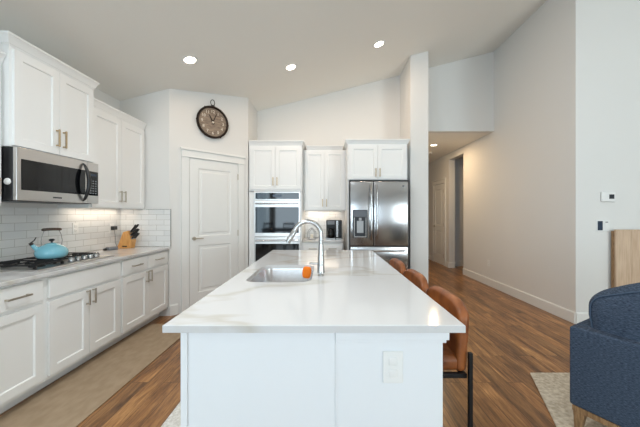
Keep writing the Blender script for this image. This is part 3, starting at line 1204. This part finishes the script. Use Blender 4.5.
# ------------------------------------------------------------------ island
ix0, ix1, iy0, iy1 = -.637, .5435, 1.107, 3.39
t = thing('kitchen_island', 'white kitchen island base under the quartz slab', 'island', (0, 0, 0), 0)
lx0, lx1 = -.575, .036
m = MB()
m.box(lx0 + .0, lx1, 1.137, 1.160, 0, .8845)          # end panel of the cabinet side
m.box(lx0 + .02, lx1 - .02, 1.160, 3.34, .105, .66)      # carcass below the sink depth
m.box(lx0 + .02, lx1 - .02, 1.160, 1.72, .66, .8845)
m.box(lx0 + .02, lx1 - .02, 2.47, 3.34, .66, .8845)
m.box(lx0 + .02, lx0 + .045, 1.72, 2.47, .66, .8845)
m.box(lx1 - .04, lx1 - .02, 1.72, 2.47, .66, .8845)
m.box(lx0 + .09, lx1 - .02, 1.160, 3.34, 0, .105)
m.box(lx0, lx1, 3.34, 3.36, 0, .8845)
m.box(lx1 - .02, lx1, 1.160, 3.34, 0, .8845)
m.build('carcass', 'island', t)
MB().box(lx0 - .002, lx0 + .024, 1.128, 1.1365, 0, .8845, .001).build('corner_stile', 'island', t)
MB().box(lx1 + .001, .469, 1.143, 1.243, 0, .8445).build('pony_wall', 'island', t)
MB().box(lx1 + .001, .469, 3.26, 3.36, 0, .8445).build('pony_wall', 'island', t)
for (ya, yb) in ((1.131, 1.262), (3.24, 3.372)):
    m = MB()
    m.box(lx1 + .001, .492, ya, yb, .845, .8845, .003)
    m.box(lx1 + .001, .482, ya + .006, yb - .006, .832, .8449, .002)
    m.build('cap_moulding', 'island', t)
MB().box(lx1 + .001, lx1 + .008, 1.136, 1.1425, 0, .832).build('batten', 'island', t)
# working side: doors and drawers facing the side run


def isl_front(name, ya, yb, z0, z1, hz, hv, hy):
    m = MB()
    th = .0195
    if name == 'drawer':
        m.box(lx0 + .0005, lx0 + .0195, ya, yb, z0, z1, .003)
    else:
        pm = MB().panel(0, yb - ya, z0, z1, -.019, .0185, [(.06, yb - ya - .06, z0 + .06, z1 - .06)], .009, .006)
        bmesh.ops.transform(pm.bm, matrix=Matrix.Translation((lx0 + .0195, yb, 0)) @ Matrix.Rotation(-HALF, 4, 'Z'), verts=pm.bm.verts)
        m = pm
    d = m.build(name, 'island', t)
    h = MB()
    L_ = .15
    if hv:
        h.box(lx0 - .036, lx0 - .026, hy - .006, hy + .006, hz - L_ / 2, hz + L_ / 2, .002)
        for s in (-1, 1):
            h.box(lx0 - .028, lx0 + .001, hy - .005, hy + .005, hz + s * .06 - .005, hz + s * .06 + .005)
    else:
        h.box(lx0 - .036, lx0 - .026, hy - L_ / 2, hy + L_ / 2, hz - .006, hz + .006, .002)
        for s in (-1, 1):
            h.box(lx0 - .028, lx0 + .001, hy + s * .06 - .005, hy + s * .06 + .005, hz - .005, hz + .005)
    h.build('handle', 'bronze', d)


isl_front('drawer', 1.18, 1.68, .60, .865, .715, False, 1.30)
isl_front('drawer', 1.18, 1.68, .36, .59, .50, False, 1.43)
isl_front('drawer', 1.18, 1.68, .12, .35, .26, False, 1.43)
isl_front('door', 1.70, 2.10, .12, .865, .74, True, 2.07)
isl_front('door', 2.105, 2.505, .12, .865, .74, True, 2.135)
isl_front('drawer', 2.53, 3.30, .715, .865, .79, False, 2.91)
isl_front('door', 2.53, 2.91, .12, .705, .62, True, 2.88)
isl_front('door', 2.915, 3.30, .12, .705, .62, True, 2.945)


def rrect(x0, x1, y0, y1, r, n=8):
    pts = []
    for cx, cy, a0 in ((x1 - r, y1 - r, 0), (x0 + r, y1 - r, 90), (x0 + r, y0 + r, 180), (x1 - r, y0 + r, 270)):
        for i in range(n + 1):
            a = math.radians(a0 + 90 * i / n)
            pts.append((cx + r * math.cos(a), cy + r * math.sin(a)))
    return pts


SX0, SX1, SY0, SY1, SR = -.525, -.095, 1.80, 2.40, .085


def slab_with_hole(x0, x1, y0, y1, z0, z1, hole):
    t = bmesh.new()
    ch = .003
    loops = {}
    outer = [(x0, y0), (x1, y0), (x1, y1), (x0, y1)]
    inn = [(x0 + ch, y0 + ch), (x1 - ch, y0 + ch), (x1 - ch, y1 - ch), (x0 + ch, y1 - ch)]

    def ring(pts, z):
        return [t.verts.new((x, y, z)) for x, y in pts]

    oa, ob, oc = ring(inn, z1), ring(outer, z1 - ch), ring(outer, z0)
    ha, hb = ring(hole, z1), ring(hole, z0)

    def strip(a, b):
        for i in range(len(a)):
            t.faces.new((a[i], a[(i + 1) % len(a)], b[(i + 1) % len(a)], b[i]))

    strip(oa, ob)
    strip(ob, oc)
    strip(ha, hb)

    def fill(a, b):
        ed = []
        for lp in (a, b):
            for i in range(len(lp)):
                e = t.edges.get((lp[i], lp[(i + 1) % len(lp)]))
                ed.append(e)
        bmesh.ops.triangle_fill(t, use_beauty=True, use_dissolve=False, edges=ed)

    fill(oa, ha)
    fill(oc, hb)
    bmesh.ops.recalc_face_normals(t, faces=t.faces[:])
    m = MB()
    m._merge(t)
    return m


m = slab_with_hole(ix0, ix1, iy0, iy1, .8855, .915, rrect(SX0, SX1, SY0, SY1, SR))
tag(m.build('island_countertop', 'quartz'), 'large white quartz island slab with faint veins and sink cutout', 'countertop')

# sink bowl
t = thing('kitchen_sink', 'stainless undermount sink bowl set in the island', 'sink', ((SX0 + SX1) / 2, (SY0 + SY1) / 2, .69), 0)
tb = bmesh.new()
rings = []
hx, hy = (SX1 - SX0) / 2, (SY1 - SY0) / 2
spec = [(.025, .0, .1945), (0.004, .0, .1945), (0.003, .0, .185), (-.006, 0, .06), (-.014, 0, .03), (-.035, 0, .012), (-.07, 0, .006)]
for off, _, z in spec:
    pts = rrect(-hx - off, hx + off, -hy - off, hy + off, max(.02, SR + off), 8)
    rings.append([tb.verts.new((x, y, z)) for x, y in pts])
for a, b in zip(rings[:-1], rings[1:]):
    for i in range(len(a)):
        tb.faces.new((a[i], a[(i + 1) % len(a)], b[(i + 1) % len(a)], b[i]))
tb.faces.new(rings[-1])
bmesh.ops.recalc_face_normals(tb, faces=tb.faces[:])
m = MB()
m._merge(tb)
so = m.build('bowl', 'sink', t, True)
md = so.modifiers.new('thick', 'SOLIDIFY')
md.thickness = .0015
md.offset = -1
MB().lathe([(0, .008), (.018, .008), (.03, .0105), (.042, .0085), (.043, .007), (0, .007)], (0, .05, 0), 28).build('drain', 'chrome', t, True)
m = MB().rbox((0, 0, 0), (.074, .036, .096), .0178, 5, 4, lambda p: Vector((p.x * (1 - (p.z / .06) ** 2 * .35), p.y, p.z)))
o = m.build('sponge', 'orange', None, True, loc=(-.158, 2.345, .864), rotz=math.radians(90))
tag(o, 'orange sponge standing at the rear inside wall of the sink', 'sponge')
o.rotation_euler = (math.radians(-2), math.radians(6), 0)

# faucet
t = thing('kitchen_faucet', 'tall brushed gooseneck faucet at the island sink', 'faucet', (-.037, 2.10, .9155), 0)
MB().lathe([(0, 0), (.029, 0), (.029, .006), (.027, .012), (.0265, .06), (.0255, .10), (.0225, .12), (.020, .17), (.018, .21), (0, .21)], seg=32).build('base', 'chrome', t, True)
pts = [(0, 0, .20), (0, 0, .26)]
R = .098
for i in range(1, 15):
    a = PI * (i / 14) * .86
    pts.append((-R + R * math.cos(a), 0, .278 + R * math.sin(a)))
end = Vector(pts[-1])
dr_ = (Vector(pts[-1]) - Vector(pts[-2])).normalized()
pts.append(tuple(end + dr_ * .02))
MB().tube(pts, .0168, 16).build('gooseneck', 'chrome', t, True)
p0 = end + dr_ * .0
MB().tube([p0 + dr_ * .012, p0 + dr_ * .014, p0 + dr_ * .09, p0 + dr_ * .115], [.0172, .0190, .0205, .0185], 18).build('spray_head', 'chrome', t, True)
m = MB()
m.tube([(-.018, 0, .062), (-.040, 0, .064), (-.085, -.004, .068)], [.011, .009, .0065], 12)
m.build('lever', 'chrome', t, True)
t = thing('sink_air_switch', 'small round chrome button beside the faucet base', 'button', (-.037, 1.985, .9155), 0)
MB().lathe([(0, 0), (.022, 0), (.022, .005), (.017, .008), (.0165, .0075), (0, .0075)], seg=28).build('base', 'chrome', t, True)
MB().lathe([(0, .0076), (.014, .0076), (.013, .011), (0, .012)], seg=24).build('push_button', 'chrome', t, True)

outlet((.268, 1.1425, .735), 0, 'white outlet on the end panel of the island', .080, .127, 'whiteplastic')

# ------------------------------------------------------------------ stools


def make_stool():
    t = thing('bar_stool', 'x', 'stool', (0, 0, 0), 0, 'tan leather stools along the island')
    # local: +x is towards the back, seat reaches to -x (the island); y along the island
    W = .49

    def sdef(p):
        q = p.copy()
        q.z += .010 * math.cos(min(1, abs(q.y) / (W / 2)) * PI / 2) * (1 if q.z > 0 else 0)
        return q
    MB().rbox((-.22, 0, .595), (.44, W - .02, .075), .028, 6, 4, sdef).build('seat', 'tan', t, True)

    def bdef(p):
        q = p.copy()
        f = (q.y / (W / 2)) ** 2
        hgt = (q.z + .165) / .33
        q.x += -.022 * f * hgt + .035 * hgt      # curved in plan and raked back
        if q.z > 0:
            q.z -= .055 * (abs(q.y) / (W / 2)) ** 5
        return q
    b = MB().rbox((-.012, 0, .7265), (.058, W, .337), .026, 10, 4, bdef).build('backrest', 'tan', t, True)
    m = MB()
    m.tube([(-.02 + .03, -W / 2 + .004, .60), (-.002, -W / 2 + .006, .72)], .003, 8)
    m.tube([(-.02 + .03, W / 2 - .004, .60), (-.002, W / 2 - .006, .72)], .003, 8)
    fr = MB()
    k = .010
    fr.box(-.43, .012, -W / 2, -W / 2 + .02, .532, .555, .002)
    fr.box(-.43, .012, W / 2 - .02, W / 2, .532, .555, .002)
    fr.box(-.43, -.41, -W / 2, W / 2, .532, .555, .002)
    fr.box(-.008, .012, -W / 2, W / 2, .532, .555, .002)
    fr.build('seat_frame', 'blackmetal', t)
    for sy in (-1, 1):
        y = sy * (W / 2 + .0105)
        MB().box(.0125, .031, y - .010, y + .010, 0, .665, .002).build('leg', 'blackmetal', t)
        MB().box(-.452, -.430, y - .010, y + .010, 0, .555, .002).build('leg', 'blackmetal', t)
    for x in (-.452,):
        MB().box(x, x + .020, -W / 2, W / 2, .19, .21, .002).build('footrest', 'blackmetal', t)
    return t


st = make_stool()
labs = ['tan leather counter stool with black legs at the near end of the island', 'tan leather counter stool in the middle of the row of three along the island', 'tan leather counter stool at the fridge end of the island']
for i, y in enumerate((1.655, 2.215, 2.78)):
    s = st if i == 0 else copy_tree(st)
    s.location = (.688, y, .0005)
    s['label'] = labs[i]

# ------------------------------------------------------------------ dining table seen in the oven glass
t = thing('dining_table', 'dark wooden dining table reflected in the oven glass', 'table', (-1.75, -2.55, 0), 0)
MB().box(-.80, .80, -.48, .48, .715, .75, .006).build('tabletop', 'walnut', t)
MB().box(-.70, .70, -.38, .38, .63, .7145).build('apron', 'walnut', t)
for sx in (-1, 1):
    for sy in (-1, 1):
        MB().box(sx * .72 - .035, sx * .72 + .035, sy * .40 - .035, sy * .40 + .035, 0, .7145, .004).build('leg', 'walnut', t)


def make_chair():
    t = thing('dining_chair', 'x', 'chair', (0, 0, 0), 0, 'chairs at the dining table')
    MB().rbox((0, 0, .455), (.44, .44, .04), .015, 4, 3).build('seat', 'blackplastic', t, True)
    for sx in (-1, 1):
        MB().box(sx * .19 - .018, sx * .19 + .018, -.21, -.174, 0, .434, .003).build('leg', 'blackplastic', t)
        MB().box(sx * .19 - .018, sx * .19 + .018, .184, .22, 0, .434, .003).build('leg', 'blackplastic', t)
        MB().box(sx * .19 - .016, sx * .19 + .016, .186, .216, .476, .94, .003).build('back_post', 'blackplastic', t)
    MB().box(-.206, .206, .186, .216, .94, 1.0, .004).build('top_rail', 'blackplastic', t)
    for i in range(5):
        x = -.13 + i * .065
        MB().box(x - .008, x + .008, .192, .210, .476, .94).build('spindle', 'blackplastic', t)
    return t


ch = make_chair()
for i, (x, lb) in enumerate(((-2.15, 'dark spindle back dining chair reflected in the oven, window side of the table'), (-1.40, 'dark spindle back dining chair reflected in the oven, island side of the table'))):
    c_ = ch if i == 0 else copy_tree(ch)
    c_.location = (x, -1.86, 0)
    c_['label'] = lb

# ------------------------------------------------------------------ clock
cd_ = Vector((s2, s2, 0))
tt = (.400 * 1.0)
cpos = Vector((PX, PY, 0)) + cd_ * (.566)
t = thing('wall_clock', 'round dark rimmed wall clock hung above the pantry door', 'clock', (cpos.x, cpos.y, 2.672), PI / 4)
RX = Matrix.Rotation(HALF, 4, 'X')     # lathe axis z -> -y
R0 = .225
MB().lathe([(0, .012), (R0 - .02, .012), (R0 - .02, .03), (0, .03)], mat=RX, seg=56).build('dial', 'clockface', t, False)
MB().lathe([(R0 - .022, .002), (R0, .002), (R0 + .004, .012), (R0 + .004, .022), (R0 - .004, .026), (R0 - .022, .024)], mat=RX, seg=56).lathe(
    [(R0 - .022, .045), (R0 - .012, .055), (R0 + .002, .055), (R0 + .008, .047), (R0 + .002, .040), (R0 - .020, .040), (R0 - .022, .045)], mat=RX, seg=56).lathe(
    [(R0 - .016, .02), (R0 - .008, .02), (R0 - .008, .045), (R0 - .016, .045)], mat=RX, seg=56).build('rim', 'clockrim', t, True)
m = MB()
for a in range(0, 360, 30):
    if a % 60 == 30 or a == 0:
        c_, s_ = math.cos(math.radians(a)), math.sin(math.radians(a))
        m.sphere(((R0 + .006) * s_, -.035, (R0 + .006) * c_), .011, seg=12)
m.build('rim_studs', 'clockrim', t, True)
m = MB()
for h in range(1, 13):
    a = math.radians(30 * h)
    m.text(str(h), .060, Matrix.Translation((.155 * math.sin(a), -.0315, .155 * math.cos(a))) @ RX)
m.build('numerals', 'cream', t)
m = MB()
for ang, ln, wd in ((-28, .105, .010), (22, .135, .007)):
    a = math.radians(ang)
    mt = Matrix.Rotation(a, 4, 'Y')
    m.prism([(-wd, -.03), (wd, -.03), (wd * .6, ln), (0, ln + .012), (-wd * .6, ln)], .034, .036, mt @ RX)
m.build('hands', 'clockrim', t)
MB().lathe([(0, .045), (.012, .044), (.016, .036)], mat=RX, seg=20).build('hand_hub', 'cream', t, True)
m = MB()
m.box(-.022, .022, -.045, -.005, R0 + .002, R0 + .022, .003)
pts = [(.030 * math.cos(a) * (1.0), -.025, R0 + .062 + .042 * math.sin(a)) for a in [PI * 2 * i / 24 for i in range(24)]]
m.tube(pts, .0045, 8, closed=True)
m.build('hanging_loop', 'clockrim', t, True)

# ------------------------------------------------------------------ ceiling lights
slope = math.atan(.2535)


def downlight(x, y, z, tilt, label, power, group, col=(1.0, .74, .53)):
    t = thing('recessed_light', label, 'light', (x, y, z - .0005), 0, group)
    t.rotation_euler = (0, -tilt, 0)
    MB().lathe([(.062, -.001), (.066, -.006), (.085, -.005), (.090, 0), (.062, 0)], seg=36).build('trim_ring', 'whiteplastic', t, True)
    MB().lathe([(0, -.004), (.061, -.003), (.061, -.0005), (0, -.0005)], seg=32).build('lens', 'lamp', t)
    d = bpy.data.lights.new('lamp_light', 'AREA')
    d.shape = 'DISK'
    d.size = .11
    d.energy = power
    d.color = col
    o = bpy.data.objects.new('lamp_light', d)
    C.objects.link(o)
    o.parent = t
    o.location = (0, 0, -.012)
    return t


for (x, y, lb) in ((-1.571, 3.285, 'round recessed ceiling light nearest the wall cabinets'), (-.49, 3.98, 'round recessed ceiling light in front of the oven cabinet'),
                   (.738, 3.96, 'round recessed ceiling light nearest the stub wall')):
    downlight(x, y, zc(x), slope, lb, 4.3 if x < -1 else 7.8, 'recessed lights in the sloped ceiling')
for (x, y, pw, lb) in ((-.9, 1.3, 42, 'added unseen recessed ceiling light over the aisle between cooktop and island'), (1.3, 1.4, 4, 'added unseen recessed ceiling light above the near stool'),
                       (2.4, 1.3, 8, 'added unseen recessed ceiling light between island and sofa')):
    downlight(x, y, zc(x), slope, lb, pw, 'recessed lights in the sloped ceiling', (.90, .96, 1.0))  # extra downlights out of view, added to brighten cabinets and walls
downlight(2.35, 6.2, ZH, 0, 'round recessed light in the low hall ceiling', 16, None, (1.0, .71, .41))
t = thing('smoke_detector', 'small round detector on the hall ceiling behind the light', 'detector', (2.55, 6.94, ZH - .0005), 0)
MB().lathe([(0, -.035), (.045, -.034), (.055, -.022), (.06, 0), (0, 0)], seg=28).build('cover', 'whiteplastic', t, True)
MB().lathe([(0, -.039), (.014, -.038), (.016, -.035), (0, -.035)], seg=20).build('test_button', 'greyplastic', t, True)

# ------------------------------------------------------------------ thermostat, control panel, oak panel
t = thing('thermostat', 'white thermostat with dark screen on the living room wall', 'thermostat', (3.357 + .08, YR, 1.55), 0)
MB().box(-.082, .082, -.026, -.0005, -.055, .06, .008, 3).build('case', 'whiteplastic', t)
MB().box(.000, .062, -.0275, -.0262, -.022, .032, .001).build('screen', 'darksteel', t)
t = thing('alarm_keypad', 'white wall plate with dark keypad and switch below the thermostat', 'keypad', (3.382, YR, 1.20), 0)
MB().box(-.082, .082, -.010, -.0005, -.066, .070, .003).build('plate', 'whiteplastic', t)
MB().box(-.070, -.010, -.0135, -.0102, -.055, .058, .001).build('keypad_screen', 'screen', t)
MB().box(.012, .064, -.013, -.0102, -.05, .05, .002).build('switch', 'whiteplastic', t)
MB().box(.022, .054, -.0145, -.0131, .050 - .012, .050).build('indicator', 'greyplastic', t)
t = thing('oak_panel', 'light oak vertical board panel against the living room wall', 'panel', (3.468, 3.40, 0), 0)
m = MB()
for i in range(8):
    m.box(i * .19 + .0015, (i + 1) * .19 - .0015, 0, .022, 0.0005, 1.140, .002)
m.build('boards', 'oak', t)
MB().box(0, 1.52, -.004, .026, 1.1405, 1.157, .002).build('top_cap', 'oak', t)
MB().box(0, 1.52, .0265, .060, .0005, 1.139).build('backing', 'legwood', t)

# ------------------------------------------------------------------ rugs
m = MB()
m.prism([(-2.15, .9), (-1.577, .9), (-1.577, 3.46), (-2.15, 3.46)], .0005, .008, bev=.002)
tag(m.build('runner_rug', 'runner'), 'plain taupe runner rug along the side run of cabinets', 'rug')
m = MB()
m.prism([(-1.04, .2), (-.62, .2), (-.62, 2.3), (-1.04, 2.3)], .0005, .010, bev=.003)
tag(m.build('floor_mat', 'palemat'), 'cream floor mat edge at the working side of the island', 'mat')
m = MB()
m.prism([(1.20, 1.22), (1.716, 2.392), (4.3, 2.392), (4.3, -1.2), (1.2, -1.2)], .0005, .014, bev=.004)
tag(m.build('area_rug', 'creamrug'), 'cream speckled area rug under the blue sofa', 'rug')

# ------------------------------------------------------------------ sofa
t = thing('sofa', 'blue woven fabric sofa with wooden legs standing on cream rug', 'sofa', (1.512, 1.77, .0145), math.radians(-60.6))
SL, SD = 2.0, .90
zb, za = .155, .637
MB().rbox((SL / 2, .045, (zb + za) / 2), (SL, .09, za - zb), .014, 6, 3).build('back', 'denim', t, True)
MB().rbox((.042, .09 + (SD - .09) / 2, (zb + za) / 2 - .0), (.084, SD - .092, za - zb), .014, 6, 3).build('arm', 'denim', t, True)
MB().rbox((SL - .042, .09 + (SD - .09) / 2, (zb + za) / 2 - .0), (.084, SD - .092, za - zb), .014, 6, 3).build('arm', 'denim', t, True)
MB().rbox((SL / 2, .09 + (SD - .09) / 2, .22), (SL - .17, SD - .095, .13), .014, 6, 3).build('seat_base', 'denim', t, True)
for i in range(2):
    MB().rbox((.086 + (SL - .172) * (i + .5) / 2, .10 + .40, .365), ((SL - .172) / 2 - .004, .78, .155), .05, 6, 4).build('seat_cushion', 'denim', t, True)
m = MB()
m.box(.012, SL - .012, .006, .050, zb - .035, zb - .001, .004)
m.box(.012, SL - .012, SD - .050, SD - .006, zb - .035, zb - .001, .004)
m.box(.012, .056, .050, SD - .050, zb - .035, zb - .001, .004)
m.box(SL - .056, SL - .012, .050, SD - .050, zb - .035, zb - .001, .004)
m.build('base_rail', 'legwood', t)
for sx in (0, 1):
    for sy in (0, 1):
        x = .045 if sx == 0 else SL - .045
        y = .035 if sy == 0 else SD - .035
        ddx = -.01 if sx == 0 else .01
        tb = bmesh.new()
        top = [(-.028, -.028), (.028, -.028), (.028, .028), (-.028, .028)]
        A = [tb.verts.new((x + a, y + b, zb - .0355)) for a, b in top]
        B = [tb.verts.new((x + a * .6 + ddx, y + b * .6, 0)) for a, b in top]
        tb.faces.new(A)
        tb.faces.new(B[::-1])
        for i in range(4):
            tb.faces.new((A[i], A[(i + 1) % 4], B[(i + 1) % 4], B[i]))
        bmesh.ops.recalc_face_normals(tb, faces=tb.faces[:])
        bmesh.ops.bevel(tb, geom=tb.edges[:], offset=.004, segments=2, affect='EDGES', profile=.5)
        mm = MB()
        mm._merge(tb)
        mm.build('leg', 'legwood', t)

th = math.radians(-60.6)
cw_, ct_, chh = .86, .20, .395


def cdef(p):
    q = p.copy()
    fx = 1 - (q.x / (cw_ / 2)) ** 2
    fz = 1 - (q.z / (chh / 2)) ** 2
    q.y += (1 if q.y > 0 else -1) * .045 * max(0, fx) ** .6 * max(0, fz) ** .6
    if q.x < 0:
        q.x += .05 * min(1, max(0, (.05 - q.z) / .2)) * (-q.x / (cw_ / 2)) ** 4
    if q.z < -.06:                      # squeezed between the arm and the back low down
        k_ = min(1, (-.06 - q.z) / .06)
        q.x = max(q.x, -cw_ / 2 + .046 * k_)
        q.y = max(q.y, -.10 * k_ - .15 * (1 - k_))
    q.z += (.15 if q.z > 0 else 0) * max(0, fx) ** 1.5 * abs(q.z) / (chh / 2)
    return q


lc = Vector((.040 + cw_ / 2, .200, 0))
wx = 1.512 + lc.x * math.cos(th) - lc.y * math.sin(th)
wy = 1.77 + lc.x * math.sin(th) + lc.y * math.cos(th)
t = thing('back_cushion', 'plump blue cushion with piped seam leaning over the sofa back', 'cushion', (wx, wy, .4585), th)
c = MB().rbox((0, 0, chh / 2), (cw_, ct_, chh), .085, 8, 5, lambda p: cdef(p)).build('cover', 'denim', t, True)
for sy in (-1, 1):
    m = MB()
    yy = sy * (ct_ / 2 - .020)
    pts = []
    for (px, pz, a0) in ((cw_ / 2, chh / 2, 0), (-cw_ / 2, chh / 2, 90), (-cw_ / 2, -chh / 2, 180), (cw_ / 2, -chh / 2, 270)):
        r_ = .085
        ox, oz = (px - r_ if px > 0 else px + r_), (pz - r_ if pz > 0 else pz + r_)
        for i in range(7):
            a = math.radians(a0 + 15 * i)
            pts.append(Vector((ox + .056 * math.cos(a), yy, oz + .056 * math.sin(a))))
    full = []
    for i in range(len(pts)):
        A_, B_ = pts[i], pts[(i + 1) % len(pts)]
        k = max(1, int((B_ - A_).length / .05))
        for j in range(k):
            full.append(A_.lerp(B_, j / k))
    m.tube([cdef(p_) + Vector((0, sy * .006, chh / 2)) for p_ in full], .0045, 8, closed=True)
    m.build('piping', 'piping', c, True)
